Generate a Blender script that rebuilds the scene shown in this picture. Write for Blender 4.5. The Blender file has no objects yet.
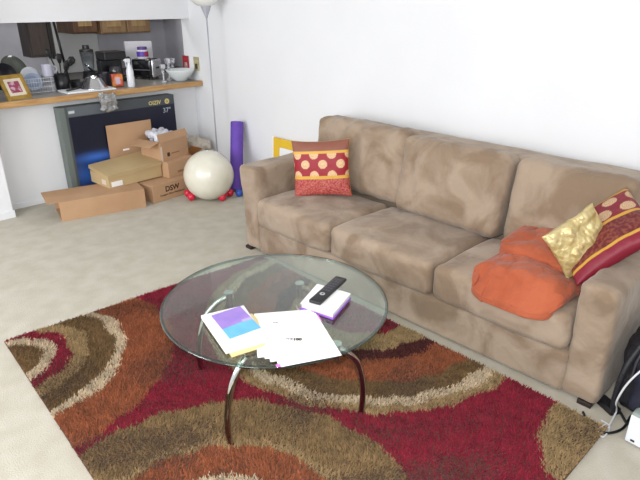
import bpy, bmesh, math, random
import numpy as np
from mathutils import Vector, Matrix, noise
random.seed(7); rng = np.random.default_rng(7)
PI = math.pi
S = bpy.context.scene
C = S.collection

# ------------------------------------------------------------------ camera
F_PX = 560.0; PITCH = math.atan(240/560.0); YAW = math.radians(45.4); H = 1.6
Fh = Vector((math.cos(YAW), math.sin(YAW), 0)); Rt = Vector((math.sin(YAW), -math.cos(YAW), 0)); Up = Vector((0, 0, 1))
fw = Fh*math.cos(PITCH) - Up*math.sin(PITCH); up = Fh*math.sin(PITCH) + Up*math.cos(PITCH)
cd = bpy.data.cameras.new('camera'); cam = bpy.data.objects.new('camera', cd); C.objects.link(cam)
cd.sensor_width = 36; cd.lens = 36*F_PX/640; cd.clip_start = .05
cam.matrix_world = Matrix(((Rt.x, up.x, -fw.x, 0), (Rt.y, up.y, -fw.y, 0), (Rt.z, up.z, -fw.z, H), (0, 0, 0, 1)))
S.camera = cam
# ------------------------------------------------------------------ light
S.view_settings.view_transform = 'Standard'; S.view_settings.look = 'None'
S.view_settings.gamma = 1; S.view_settings.use_curve_mapping = False
S.view_settings.exposure = 0.42
w = bpy.data.worlds.new('world'); S.world = w; w.use_nodes = True
w.node_tree.nodes['Background'].inputs[0].default_value = (.93, .97, 1, 1)
w.node_tree.nodes['Background'].inputs[1].default_value = 0.75
def area(name, loc, target, size, power, col=(1, 1, 1), shape='SQUARE', sy=None):
    l = bpy.data.lights.new(name, 'AREA'); l.size = size; l.energy = power; l.color = col
    if sy: l.shape = 'RECTANGLE'; l.size_y = sy
    o = bpy.data.objects.new(name, l); C.objects.link(o); o.location = loc
    o.rotation_euler = (Vector(target)-Vector(loc)).to_track_quat('-Z', 'Y').to_euler(); return o
area('soft_fill_light', (-1.6, .6, 1.75), (2.3, 2.6, .4), 1.6, 30, (.95, .98, 1), sy=1.5)  # unseen fill standing in for window daylight behind the camera
area('soft_fill_light', (-1.9, 3.0, 1.5), (2.6, 4.9, .6), 1.8, 62, (.97, .98, 1), sy=1.4)  # second unseen fill, added to brighten the far counter wall
area('kitchen_fill_light', (2.5, 5.75, 2.36), (2.5, 5.75, 0), .3, 7, (1, .98, .95))  # unseen fill under the ceiling, added to lift the dark kitchen
area('camera_flash', (-.02, .0, 1.72), (2.0, 2.2, .5), .16, 34, (1, .99, .97))

# ------------------------------------------------------------------ materials
def srgb(r, g, b):
    f = lambda c: ((c/255)/12.92 if c/255 <= .04045 else ((c/255+.055)/1.055)**2.4)
    return (f(r), f(g), f(b), 1)
MATS = {}
def mat(name, rgb=(200, 200, 200), rough=.6, metal=0, rgb2=None, scale=8, bump=0, bscale=60, stretch=(1, 1, 1),
        attr=None, sheen=0, detail=4, spec=.5, lo=.35, hi=.65, coat=0, dist=0, bdist=.01):
    if name in MATS: return MATS[name]
    m = bpy.data.materials.new(name); m.use_nodes = True; nt = m.node_tree; N = nt.nodes; L = nt.links
    p = N['Principled BSDF']; p.inputs['Roughness'].default_value = rough; p.inputs['Metallic'].default_value = metal
    p.inputs['Specular IOR Level'].default_value = spec; p.inputs['Coat Weight'].default_value = coat
    p.inputs['Base Color'].default_value = srgb(*rgb)
    if sheen: p.inputs['Sheen Weight'].default_value = sheen; p.inputs['Sheen Roughness'].default_value = .5
    tc = N.new('ShaderNodeTexCoord'); mp = N.new('ShaderNodeMapping'); mp.inputs['Scale'].default_value = stretch
    L.new(tc.outputs['Object'], mp.inputs[0])
    if attr:
        a = N.new('ShaderNodeAttribute'); a.attribute_name = attr; L.new(a.outputs['Color'], p.inputs['Base Color'])
    else:
        n = N.new('ShaderNodeTexNoise'); n.inputs['Scale'].default_value = scale; n.inputs['Detail'].default_value = detail; n.inputs['Distortion'].default_value = dist
        L.new(mp.outputs[0], n.inputs['Vector'])
        r = N.new('ShaderNodeMapRange'); r.inputs[1].default_value = lo; r.inputs[2].default_value = hi
        L.new(n.outputs['Fac'], r.inputs[0])
        x = N.new('ShaderNodeMix'); x.data_type = 'RGBA'
        x.inputs['A'].default_value = srgb(*rgb); c2 = rgb2 or tuple(c*.96 for c in rgb); x.inputs['B'].default_value = srgb(*c2)
        L.new(r.outputs[0], x.inputs['Factor']); L.new(x.outputs['Result'], p.inputs['Base Color'])
    if bump:
        n2 = N.new('ShaderNodeTexNoise'); n2.inputs['Scale'].default_value = bscale; n2.inputs['Detail'].default_value = 5
        L.new(mp.outputs[0], n2.inputs['Vector'])
        b = N.new('ShaderNodeBump'); b.inputs['Strength'].default_value = bump; b.inputs['Distance'].default_value = bdist
        L.new(n2.outputs['Fac'], b.inputs['Height']); L.new(b.outputs[0], p.inputs['Normal'])
    MATS[name] = m; return m
def suede(name):
    m = mat(name, (160, 142, 124), .85, rgb2=(132, 112, 93), scale=4.2, sheen=.2, spec=.12, detail=8, lo=.42, hi=.60, bump=.8, bscale=7, dist=.7, bdist=.03)
    return m
def glassmat(name, tint, refl=.5, ior=1.5, rough=0.0):
    m = bpy.data.materials.new(name); m.use_nodes = True; N = m.node_tree.nodes; L = m.node_tree.links
    N.remove(N['Principled BSDF']); out = N['Material Output']
    t = N.new('ShaderNodeBsdfTransparent'); t.inputs[0].default_value = tint
    g = N.new('ShaderNodeBsdfGlossy'); g.inputs['Roughness'].default_value = rough; g.inputs[0].default_value = (1, 1, 1, 1)
    lw = N.new('ShaderNodeLayerWeight'); lw.inputs[0].default_value = .5; mx = N.new('ShaderNodeMixShader')
    pw = N.new('ShaderNodeMath'); pw.operation = 'POWER'; pw.inputs[1].default_value = 4
    ma = N.new('ShaderNodeMath'); ma.operation = 'MULTIPLY_ADD'; r0 = ((ior-1)/(ior+1))**2; ma.inputs[1].default_value = 1-r0; ma.inputs[2].default_value = r0
    L.new(lw.outputs['Facing'], pw.inputs[0]); L.new(pw.outputs[0], ma.inputs[0])
    L.new(ma.outputs[0], mx.inputs[0]); L.new(t.outputs[0], mx.inputs[1]); L.new(g.outputs[0], mx.inputs[2]); L.new(mx.outputs[0], out.inputs[0])
    return m
M_SUEDE = suede('beige_suede')
M_CARD = mat('brown_cardboard', (188, 152, 120), .8, rgb2=(176, 140, 108), scale=3, spec=.2, bump=.05)
M_CARD2 = mat('tan_cardboard', (190, 168, 128), .8, rgb2=(182, 158, 118), scale=3, spec=.2)
M_CARDIN = mat('cardboard_inside', (150, 108, 72), .85, spec=.1)
M_WHITE = mat('white_paper', (245, 245, 245), .6)
M_BLACK = mat('black_plastic', (22, 22, 26), .35)
M_DARK = mat('dark_print', (60, 45, 35), .7)
M_CHROME = mat('chrome', (225, 225, 228), .08, 1)
M_STEEL = mat('brushed_steel', (190, 188, 184), .25, 1)
M_GOLD = mat('gold_frame', (176, 142, 60), .4, .25, rgb2=(150, 116, 44), scale=20)
M_WOOD = mat('oak_edge', (190, 152, 100), .5, rgb2=(165, 122, 74), scale=6, stretch=(1, 8, 8), bump=.05)
M_CAB = mat('oak_cabinet', (120, 88, 62), .5, rgb2=(95, 66, 45), scale=5, stretch=(6, 6, 1))

# ------------------------------------------------------------------ object helpers
def tag(o, label, cat, group=None, kind=None):
    if label: o['label'] = label
    if cat: o['category'] = cat
    if group: o['group'] = group
    if kind: o['kind'] = kind
    return o
def thing(name, label, cat, loc=(0, 0, 0), rz=0, group=None):
    o = bpy.data.objects.new(name, None); C.objects.link(o); o.empty_display_size = .1
    o.matrix_world = Matrix.Translation(loc) @ Matrix.Rotation(rz, 4, 'Z')
    o.location = loc; o.rotation_euler = (0, 0, rz)
    return tag(o, label, cat, group)
def wm(o):
    m = Matrix.Translation(o.location) @ o.rotation_euler.to_matrix().to_4x4()
    return wm(o.parent) @ m if o.parent else m
def obj(name, bm, m, parent=None, world=False, smooth=False, loc=None, auto=False):
    """bm: bmesh. world=True: vertices are in world space (moved into the parent's space); loc: origin for a top-level mesh."""
    if parent is not None and world: bm.transform(wm(parent).inverted())
    if parent is None and loc is not None and world: bm.transform(Matrix.Translation(Vector(loc)).inverted())
    bmesh.ops.recalc_face_normals(bm, faces=bm.faces)
    me = bpy.data.meshes.new(name); bm.to_mesh(me); bm.free()
    for mm in (m if isinstance(m, (list, tuple)) else [m]): me.materials.append(mm)
    if smooth:
        me.polygons.foreach_set('use_smooth', [True]*len(me.polygons))
        if auto: me.set_sharp_from_angle(angle=math.radians(40))
    o = bpy.data.objects.new(name, me); C.objects.link(o)
    if parent is not None: o.parent = parent
    elif loc is not None: o.location = loc
    return o
def struct(name, bm, m, kind='structure'):
    o = obj(name, bm, m); o['kind'] = kind; return o
def box(x0, x1, y0, y1, z0, z1, bev=0, bm=None, rot=None, mi=0, seg=2):
    b = bmesh.new()
    vs = [b.verts.new((x, y, z)) for x in (x0, x1) for y in (y0, y1) for z in (z0, z1)]
    for f in ((0, 1, 3, 2), (4, 6, 7, 5), (0, 4, 5, 1), (2, 3, 7, 6), (0, 2, 6, 4), (1, 5, 7, 3)):
        b.faces.new([vs[i] for i in f])
    if bev: bmesh.ops.bevel(b, geom=list(b.edges), offset=bev, segments=seg, affect='EDGES', profile=.5)
    for f in b.faces: f.material_index = mi
    if rot: b.transform(rot)
    return join(bm, b)
def join(bm, b):
    if bm is None: return b
    me = bpy.data.meshes.new('t'); b.to_mesh(me); b.free(); bm.from_mesh(me); bpy.data.meshes.remove(me); return bm
def tube(path, r, bm=None, n=12, closed=False, rs=None):
    b = bmesh.new(); P = [Vector(p) for p in path]; rings = []
    nrm = None
    for i, p in enumerate(P):
        t = (P[min(i+1, len(P)-1)] - P[max(i-1, 0)]).normalized()
        if nrm is None: nrm = t.orthogonal().normalized()
        nrm = (nrm - t*nrm.dot(t)).normalized(); bn = t.cross(nrm)
        rr = rs[i] if rs else r
        rings.append([b.verts.new(p + (nrm*math.cos(2*PI*k/n) + bn*math.sin(2*PI*k/n))*rr) for k in range(n)])
    for i in range(len(rings)-1):
        for k in range(n): b.faces.new((rings[i][k], rings[i][(k+1) % n], rings[i+1][(k+1) % n], rings[i+1][k]))
    b.faces.new(rings[0]); b.faces.new(rings[-1])
    return join(bm, b)
def lathe(prof, bm=None, n=32, at=(0, 0, 0), rot=None):
    b = bmesh.new(); rings = []
    for r, z in prof:
        if r < 1e-5: rings.append([b.verts.new((0, 0, z))])
        else: rings.append([b.verts.new((r*math.cos(2*PI*k/n), r*math.sin(2*PI*k/n), z)) for k in range(n)])
    for a, c in zip(rings, rings[1:]):
        if len(a) == 1 and len(c) == 1: continue
        for k in range(n):
            k2 = (k+1) % n
            if len(a) == 1: b.faces.new((a[0], c[k], c[k2]))
            elif len(c) == 1: b.faces.new((a[k], a[k2], c[0]))
            else: b.faces.new((a[k], a[k2], c[k2], c[k]))
    if rot: b.transform(rot)
    b.transform(Matrix.Translation(at)); return join(bm, b)
def bez(pts, n=24):
    """smooth path through points (Catmull-Rom)"""
    P = [Vector(p) for p in pts]; P = [P[0]*2-P[1]] + P + [P[-1]*2-P[-2]]; out = []
    for i in range(1, len(P)-2):
        for k in range(n):
            t = k/n; a, b, c, d = P[i-1:i+3]
            out.append(.5*((2*b) + (c-a)*t + (2*a-5*b+4*c-d)*t*t + (3*b-a-3*c+d)*t**3))
    out.append(P[-2]); return out
def nz(p, s, seed=0): return noise.noise(Vector(p)*s + Vector((seed*7.3, seed*3.1, seed*5.7)))
def fbm(p, s, seed=0): return nz(p, s, seed) + .5*nz(p, s*2.1, seed+1) + .25*nz(p, s*4.3, seed+2)
def soft(half, r, n=(24, 24, 10), warp=None, bm=None):
    """rounded box about the origin as a fine grid, then warped: warp(world point, unit coordinates, normal) -> point"""
    b = bmesh.new(); hx, hy, hz = half; cache = {}
    def vert(u, v, w_):
        key = (round(u, 5), round(v, 5), round(w_, 5))
        if key in cache: return cache[key]
        p = Vector((u*hx, v*hy, w_*hz)); inner = Vector((max(-hx+r, min(hx-r, p.x)), max(-hy+r, min(hy-r, p.y)), max(-hz+r, min(hz-r, p.z))))
        d = p-inner; nn = d.normalized() if d.length > 1e-6 else Vector((0, 0, 1))
        q = inner + nn*r
        if warp: q = warp(q, (u, v, w_), nn)
        cache[key] = b.verts.new(q); return cache[key]
    def lin(k): return [math.sin(PI/2*(-1+2*i/k))*.35+(-1+2*i/k)*.65 for i in range(k+1)]
    U, V, W = lin(n[0]), lin(n[1]), lin(n[2])
    for (A, B, mk) in ((U, V, lambda a, c, s: (a, c, s)), (U, W, lambda a, c, s: (a, s, c)), (V, W, lambda a, c, s: (s, a, c))):
        for s in (-1, 1):
            for i in range(len(A)-1):
                for j in range(len(B)-1):
                    q = [vert(*mk(A[i], B[j], s)), vert(*mk(A[i+1], B[j], s)), vert(*mk(A[i+1], B[j+1], s)), vert(*mk(A[i], B[j+1], s))]
                    if len(set(q)) == 4: b.faces.new(q)
    return join(bm, b)
def text(name, s, size, mtx, m, parent, world=True, ext=.0006, bold=0):
    cu = bpy.data.curves.new('t', 'FONT'); cu.body = s; cu.size = size; cu.extrude = ext; cu.offset = bold
    cu.align_x = 'CENTER'; cu.align_y = 'CENTER'; cu.resolution_u = 3
    to = bpy.data.objects.new('t', cu); C.objects.link(to)
    me = bpy.data.meshes.new_from_object(to.evaluated_get(bpy.context.evaluated_depsgraph_get()))
    b = bmesh.new(); b.from_mesh(me); b.transform(mtx)
    bpy.data.objects.remove(to); bpy.data.curves.remove(cu); bpy.data.meshes.remove(me)
    return obj(name, b, m, parent, world=world)
def frame_m(o, ex, ey, ez=None):
    """matrix from an origin and two axes"""
    ex = Vector(ex).normalized(); ey = Vector(ey); ey = (ey-ex*ey.dot(ex)).normalized(); ez = ex.cross(ey); o = Vector(o)
    return Matrix(((ex.x, ey.x, ez.x, o.x), (ex.y, ey.y, ez.y, o.y), (ex.z, ey.z, ez.z, o.z), (0, 0, 0, 1)))
def set_color(me, name, cols):
    a = me.color_attributes.new(name, 'FLOAT_COLOR', 'POINT')
    c = np.ones((len(me.vertices), 4), dtype=np.float32); c[:, :3] = cols; a.data.foreach_set('color', c.ravel())
def verts_np(me):
    a = np.zeros(len(me.vertices)*3, dtype=np.float32); me.vertices.foreach_get('co', a); return a.reshape(-1, 3)

# ------------------------------------------------------------------ the setting
SX = 3.1; WY = 4.9; KY = 6.45; CEIL = 2.4
m_wall = mat('white_wall_paint', (226, 227, 230), .75, rgb2=(223, 224, 227), scale=2, bump=.04, bscale=120, spec=.2)
m_kwall = mat('grey_kitchen_wall', (208, 208, 216), .75, spec=.2)  # kitchen walls one even tone, slightly greyer than the living-room walls
m_carpet = mat('beige_carpet', (188, 183, 171), .95, rgb2=(178, 172, 158), scale=9, bump=.35, bscale=160, spec=.05, detail=8)
m_ceil = mat('ceiling_paint', (235, 235, 235), .8)
m_kfloor = mat('kitchen_vinyl', (150, 140, 125), .5)
struct('floor', box(-3, SX, -2.5, WY, -.06, 0), m_carpet)
struct('floor', box(-3, 3.84, WY, KY, -.06, -.004), m_kfloor).name = 'floor_kitchen'
struct('ceiling', box(-3, 3.84, -2.5, KY+.1, CEIL, CEIL+.08), m_ceil)
struct('wall_right', box(SX, SX+.12, -2.5, WY+.14, -.06, CEIL), m_wall)
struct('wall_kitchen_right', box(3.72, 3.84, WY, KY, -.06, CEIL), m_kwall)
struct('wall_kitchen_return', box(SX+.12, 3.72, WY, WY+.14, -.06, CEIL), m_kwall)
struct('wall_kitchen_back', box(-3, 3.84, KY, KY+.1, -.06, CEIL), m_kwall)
struct('wall_back', box(-3, SX, WY, WY+.14, 0, .845), m_wall)
struct('wall_header', box(-3, SX, WY, WY+.14, 1.44, CEIL), m_wall)
struct('wall_left', box(-.1, 1.205, 4.71, 4.9, 0, CEIL), m_wall)
struct('baseboard_left', box(-.1, 1.215, 4.697, 4.71, 0, .06, .003), m_wall)
struct('baseboard_back', box(1.205, SX, 4.888, 4.9, 0, .05, .003), m_wall)

# ------------------------------------------------------------------ rug
def rug_color(x, y):
    ptc = lambda r, g, b: np.array(srgb(r, g, b)[:3])
    crim = ptc(128, 28, 48); tan = ptc(148, 124, 88); brn = ptc(108, 84, 54); crm = ptc(186, 168, 142); org = ptc(140, 80, 52); dk = ptc(74, 32, 32)
    jx = np.zeros(len(x)); jy = np.zeros(len(x))
    jx = rng.normal(0, .006, len(x)) + .01*np.sin(y*23+np.sin(x*31)); jy = rng.normal(0, .006, len(x)) + .01*np.sin(x*27+2*np.sin(y*19))
    X = x+jx; Y = y+jy
    out = np.tile(crim, (len(x), 1))
    def rings(cx, cy, lst):
        r = np.hypot(X-cx, Y-cy)
        for R_, c in sorted(lst, key=lambda q: -q[0]): out[r < R_] = c
    rings(.62, 1.10, [(.72, brn*.55+tan*.45), (.50, tan), (.46, org), (.31, crm), (.25, brn)])
    rings(.50, 2.62, [(.765, org), (.535, crm), (.48, brn), (.36, tan), (.275, crim), (.215, crm), (.145, brn)])
    rings(2.10, 1.78, [(.88, tan), (.83, crm), (.77, brn), (.67, org), (.50, dk), (.415, tan), (.27, crim)])
    r = np.hypot(X-2.02, Y-.17); out[r < .49] = tan
    return out
RC = [Vector((.55, 2.84, 0)), Vector((2.125, 2.72, 0)), Vector((2.08, .455, 0)), Vector((.42, .48, 0))]
def rug_pt(s, t): return RC[0]*(1-s)*(1-t) + RC[1]*s*(1-t) + RC[2]*s*t + RC[3]*(1-s)*t
rugc = (RC[0]+RC[1]+RC[2]+RC[3])/4; rugc.z = 0
rug = thing('area_rug', 'shaggy crimson, orange, tan and cream area rug with large ring pattern under the glass table', 'rug', rugc)
b = bmesh.new(); n = 12
g0 = [[b.verts.new(rug_pt(i/n, j/n)+Vector((0, 0, .001))) for j in range(n+1)] for i in range(n+1)]
g1 = [[b.verts.new(rug_pt(i/n, j/n)+Vector((0, 0, .008))) for j in range(n+1)] for i in range(n+1)]
for i in range(n):
    for j in range(n):
        b.faces.new((g1[i][j], g1[i+1][j], g1[i+1][j+1], g1[i][j+1])); b.faces.new((g0[i][j], g0[i][j+1], g0[i+1][j+1], g0[i+1][j]))
for k in range(n):
    b.faces.new((g0[k][0], g0[k+1][0], g1[k+1][0], g1[k][0])); b.faces.new((g0[k+1][n], g0[k][n], g1[k][n], g1[k+1][n]))
    b.faces.new((g0[0][k+1], g0[0][k], g1[0][k], g1[0][k+1])); b.faces.new((g0[n][k], g0[n][k+1], g1[n][k+1], g1[n][k]))
obj('backing', b, mat('rug_backing', (96, 66, 48), .95), rug, world=True)
NX, NY = 270, 385
s_, t_ = np.meshgrid((np.arange(NX)+.5)/NX, (np.arange(NY)+.5)/NY, indexing='ij'); s_ = s_.ravel(); t_ = t_.ravel()
s_ = np.clip(s_ + rng.uniform(-.5, .5, s_.size)/NX, .002, .998); t_ = np.clip(t_ + rng.uniform(-.5, .5, t_.size)/NY, .002, .998)
c4 = [np.array(v[:2]) for v in RC]
P = (c4[0][None]*((1-s_)*(1-t_))[:, None] + c4[1][None]*(s_*(1-t_))[:, None] + c4[2][None]*(s_*t_)[:, None] + c4[3][None]*((1-s_)*t_)[:, None])
K = len(P); cols = rug_color(P[:, 0], P[:, 1])
# tufts lean in patches, which gives part of the mottled look of a shag pile
ang = 1.2*np.sin(P[:, 0]*9+2*np.sin(P[:, 1]*7)) + 1.2*np.cos(P[:, 1]*11+P[:, 0]*5) + rng.normal(0, .9, K)
lean = rng.uniform(.003, .014, K); hgt = rng.uniform(.014, .026, K); wd = rng.uniform(.0036, .0056, K); rot = rng.uniform(0, PI, K)
patch = np.sin(P[:, 0]*31+3*np.sin(P[:, 1]*17))*np.sin(P[:, 1]*27+3*np.sin(P[:, 0]*21)) + .6*np.sin(P[:, 0]*63+2*np.sin(P[:, 1]*51))*np.cos(P[:, 1]*58)
br = (rng.normal(1, .17, K) + .15*patch).clip(.5, 1.6)  # random yarn tone, plus the shading of leaning clumps put into the colour
co = np.zeros((K, 6, 3), dtype=np.float32)
for q in range(2):
    a = rot + q*PI/2
    for e, sg in ((0, -1), (1, 1)):
        co[:, q*3+e, 0] = P[:, 0]+sg*np.cos(a)*wd; co[:, q*3+e, 1] = P[:, 1]+sg*np.sin(a)*wd; co[:, q*3+e, 2] = .006
    co[:, q*3+2, 0] = P[:, 0]+np.cos(ang)*lean + (q-.5)*.004*np.cos(a); co[:, q*3+2, 1] = P[:, 1]+np.sin(ang)*lean + (q-.5)*.004*np.sin(a); co[:, q*3+2, 2] = hgt
co = co.reshape(-1, 3) - np.array(rugc)[None].astype(np.float32)
me = bpy.data.meshes.new('pile'); me.vertices.add(K*6); me.vertices.foreach_set('co', co.ravel())
me.loops.add(K*6); me.loops.foreach_set('vertex_index', np.arange(K*6, dtype=np.int32)); me.polygons.add(K*2)
me.polygons.foreach_set('loop_start', np.arange(0, K*6, 3, dtype=np.int32)); me.update(calc_edges=True)
set_color(me, 'yarn', np.repeat(cols*br[:, None], 6, axis=0))
me.materials.append(mat('rug_yarn', attr='yarn', rough=.9, spec=.1, sheen=.15))
pile = bpy.data.objects.new('pile', me); C.objects.link(pile); pile.parent = rug; pile['kind'] = 'stuff'

# ------------------------------------------------------------------ sofa
sofa = thing('sofa', 'long beige suede three-seat sofa with loose back cushions against the white wall', 'sofa', (2.58, 1.71, 0))
XF = 2.15; XB = 3.03; YR0, YR1 = .535, .69; YL0, YL1 = 2.775, 2.94
def wrinkle(amp, sc, seed, st=(1, 1, 1)):
    return lambda q, u, nn: q + nn*amp*fbm((q.x*st[0], q.y*st[1], q.z*st[2]), sc, seed)
def put(bm, cx, cy, cz, rot=None):
    if rot: bm.transform(rot)
    bm.transform(Matrix.Translation((cx, cy, cz))); return bm
def S_(name, bm): return obj(name, bm, M_SUEDE, sofa, world=True, smooth=True)
S_('base_frame', put(soft((.42, (YL0-YR1)/2+.01, .102), .015, (8, 40, 8), wrinkle(.004, 5, 3)), XF+.43, (YL0+YR1)/2, .112))
def arm(y0, y1, zt, seed):
    hy = (y1-y0)/2; hz = (zt-.012)/2
    def wp(q, u, nn):
        q = q + nn*.010*fbm(q, 5, seed)
        if u[2] > -.5: q.x -= .0
        q.x += (-.025)*max(0, u[2])*(1 if q.x < 0 else 0)
        return q
    return S_('armrest', put(soft(((XB-XF)/2-.03, hy, hz), .032, (34, 12, 26), wp), (XF+XB)/2-.02, (y0+y1)/2, .012+hz))
arm(YL0, YL1, .60, 11); arm(YR0, YR1, .565, 12)
S_('back_frame', put(soft((.10, (YL1-.05-YR0)/2, .395), .03, (8, 60, 20), wrinkle(.006, 4, 5)), XB-.10, (YL1-.05+YR0)/2, .43))
# seat cushions
edges = [YR1, 1.385, 2.10, YL0]
for i in range(3):
    y0, y1 = edges[i], edges[i+1]; hy = (y1-y0)/2-.003
    def wp(q, u, nn, i=i):
        pf = (1-u[0]**2)*(1-u[1]**2)
        if u[2] > 0: q.z += .028*pf - .008*max(0, u[0])
        q = q + nn*(.007*fbm(q, 5, 20+i))
        q.x -= .018*(1-u[1]**2)*(1 if u[0] < -.9 else 0)
        return q
    S_('seat_cushion', put(soft((.29, hy, .092), .04, (34, 38, 14), wp), XF+.275, (y0+y1)/2, .308))
# back cushions, plump and drooping
backs = [(YR1+.01, 1.325, .02, .0, 8), (1.33, 2.02, -.035, .018, 9), (2.015, 2.80, .015, .026, 10)]
for (y0, y1, dx, dz, sd) in backs:
    hy = (y1-y0)/2
    def wp(q, u, nn, sd=sd):
        pf = (1-u[1]**2)*(1-u[2]**2)
        if u[0] < 0: q.x -= .045*pf
        f = fbm((q.x, q.y*2.6, q.z*.9), 4.2, sd); fold = math.sin((q.y*1.0+q.z*.45)*38+3*nz(q, 4, sd))*.009*(max(0, u[2]+.4))*max(0, .4+nz(q, 3, sd+4)*1.6)
        q = q + nn*(.010*f) 
        if u[0] < 0: q.x += fold
        q.z += .010*nz((q.x, q.y, 0), 5, sd)*(u[2] > .5) - .012*u[1]**4*(u[2] > 0)
        return q
    S_('back_cushion', put(soft((.085, hy, .235), .05, (12, 44, 36), wp), 2.775+dx, (y0+y1)/2, .605+dz, Matrix.Rotation(math.radians(9), 4, 'Y')))
for (x, y) in ((XF+.035, YL1-.04), (XF+.035, YR0+.045), (XB-.08, YL1-.1), (XB-.08, YR0+.12)):
    obj('foot', box(x-.03, x+.03, y-.03, y+.03, 0, .022, .003), mat('dark_wood', (38, 26, 22), .5), sofa, world=True)

# ------------------------------------------------------------------ patterned pillows
def pillow_mesh(W, Hh, T, n, colorf=None, seed=0, amp=.006, sag=0):
    """two puffed sheets in the local XZ plane, front towards -Y"""
    b = bmesh.new(); cols = []; V = {}
    for side in (-1, 1):
        for i in range(n+1):
            for j in range(n+1):
                u = -1+2*i/n; v = -1+2*j/n; edge = i in (0, n) or j in (0, n)
                if edge and side == 1: V[side, i, j] = V[-1, i, j]; continue
                t = T*((1-u*u)*(1-v*v))**.42; pinch = 1-.07*(1-abs(u)**2)*abs(v)**4; pinch2 = 1-.07*(1-abs(v)**2)*abs(u)**4
                x = u*W/2*pinch2; z = v*Hh/2*pinch
                y = side*t + amp*fbm((x*1.3, side*.3, z), 11, seed)*(0.3 if edge else 1) - sag*(1-u*u)*v
                V[side, i, j] = b.verts.new((x, y, z)); cols.append(colorf(u, v) if colorf else (1, 1, 1))
        for i in range(n):
            for j in range(n): b.faces.new([V[side, i, j], V[side, i+1, j], V[side, i+1, j+1], V[side, i, j+1]])
    b.verts.index_update(); return b, cols
def dots_color(u, v):
    c = lambda *a: srgb(*a)[:3]
    if abs(u) > .985 or abs(v) > .985: return c(196, 150, 60)
    if v > .62: 
        k = .5+.5*math.sin(u*90)*math.sin(v*70); return tuple(a*(.75+.4*k) for a in c(136, 82, 66))
    if .53 < v <= .62 or -.33 < v <= -.23: return c(206, 160, 66)
    if v <= -.33:
        k = .5+.5*nz((u, v, 0), 22, 4)*2; return tuple(a*(1-k)+e*k for a, e in zip(c(150, 34, 48), c(190, 110, 96)))
    for row, z in enumerate((.50, .17, -.20)):
        for k in range(-3, 4):
            cx = (k+(0.5 if row == 0 or row == 2 else 0))*.60 + .12
            d = math.hypot(u-cx, (v-z)*1.0)
            if d < .15 and -.23 < v < .53:
                return c(214, 180, 138) if int(d*60+math.atan2(v-z, u-cx)*2) % 3 else c(196, 150, 110)
    return c(146, 24, 40)
def dots_color_wide(u, v):
    c = lambda *a: srgb(*a)[:3]
    if v > .90: return c(112, 84, 66)
    if .81 < v <= .90 or -.12 < v <= -.03 or -.76 < v <= -.69: return c(190, 146, 58)
    if v <= -.76: return c(122, 20, 42)
    if v <= -.12:
        k = max(0, min(1, .3+nz((u, v, 0), 16, 4)*1.6)); return tuple(a*(1-k)+e*k for a, e in zip(c(92, 26, 34), c(128, 66, 50)))
    for row, z in enumerate((.60, .17)):
        for k in range(-3, 4):
            cx = (k+(0.5 if row == 1 else 0))*.52
            if math.hypot(u-cx, v-z) < .165 and v > -.03: return c(196, 164, 128) if int(math.hypot(u-cx, v-z)*60+math.atan2(v-z, u-cx)*2) % 3 else c(170, 134, 104)
    return c(122, 20, 38)
M_PIL = mat('brocade', attr='pattern', rough=.5, spec=.4, bump=.15, bscale=160)
def pillow(name, label, W, Hh, T, n, cf, m, mtx, seed, amp=.006, sag=0):
    b, cols = pillow_mesh(W, Hh, T, n, cf, seed, amp, sag); 
    o = mtx.to_translation(); me = bpy.data.meshes.new(name)
    bmesh.ops.recalc_face_normals(b, faces=b.faces); b.to_mesh(me); b.free()
    if cf: set_color(me, 'pattern', np.array(cols))
    me.materials.append(m); me.polygons.foreach_set('use_smooth', [True]*len(me.polygons))
    ob = bpy.data.objects.new(name, me); C.objects.link(ob); ob.matrix_world = mtx
    return tag(ob, label, 'pillow')
# facing: normal direction -Y(local) -> world dir ; columns: X local = screen right
def orient(center, right, upv):
    r = Vector(right).normalized(); u = Vector(upv); u = (u-r*u.dot(r)).normalized(); y = u.cross(r)
    c = Vector(center); return Matrix(((r.x, y.x, u.x, c.x), (r.y, y.y, u.y, c.y), (r.z, y.z, u.z, c.z), (0, 0, 0, 1)))
pillow('throw_pillow', 'square crimson and gold pillow with polka dots standing beside the left armrest', .385, .37, .065, 110, dots_color, M_PIL,
       orient((2.47, 2.49, .60), (.55, -.835, .09), (.13, .10, 1)), 1, .003)
pillow('throw_pillow', 'crimson pillow with gold stripes and large dots tilted against the right armrest', .405, .386, .06, 110, dots_color_wide, M_PIL,
       orient((2.495, .749, .645), (.412, -.60, .685), (.722, .674, .157)), 2, .004)
M_SATIN = mat('gold_satin', (206, 188, 138), .36, .25, rgb2=(180, 156, 98), scale=9, bump=1, bscale=11, spec=.6, bdist=.035, dist=1.5)
pillow('satin_pillow', 'small crinkled gold satin pillow lying on the orange comforter', .265, .235, .04, 80, None, M_SATIN,
       orient((2.385, .803, .628), (.743, -.425, .517), (-.292, .489, .822)), 3, .016)

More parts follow.
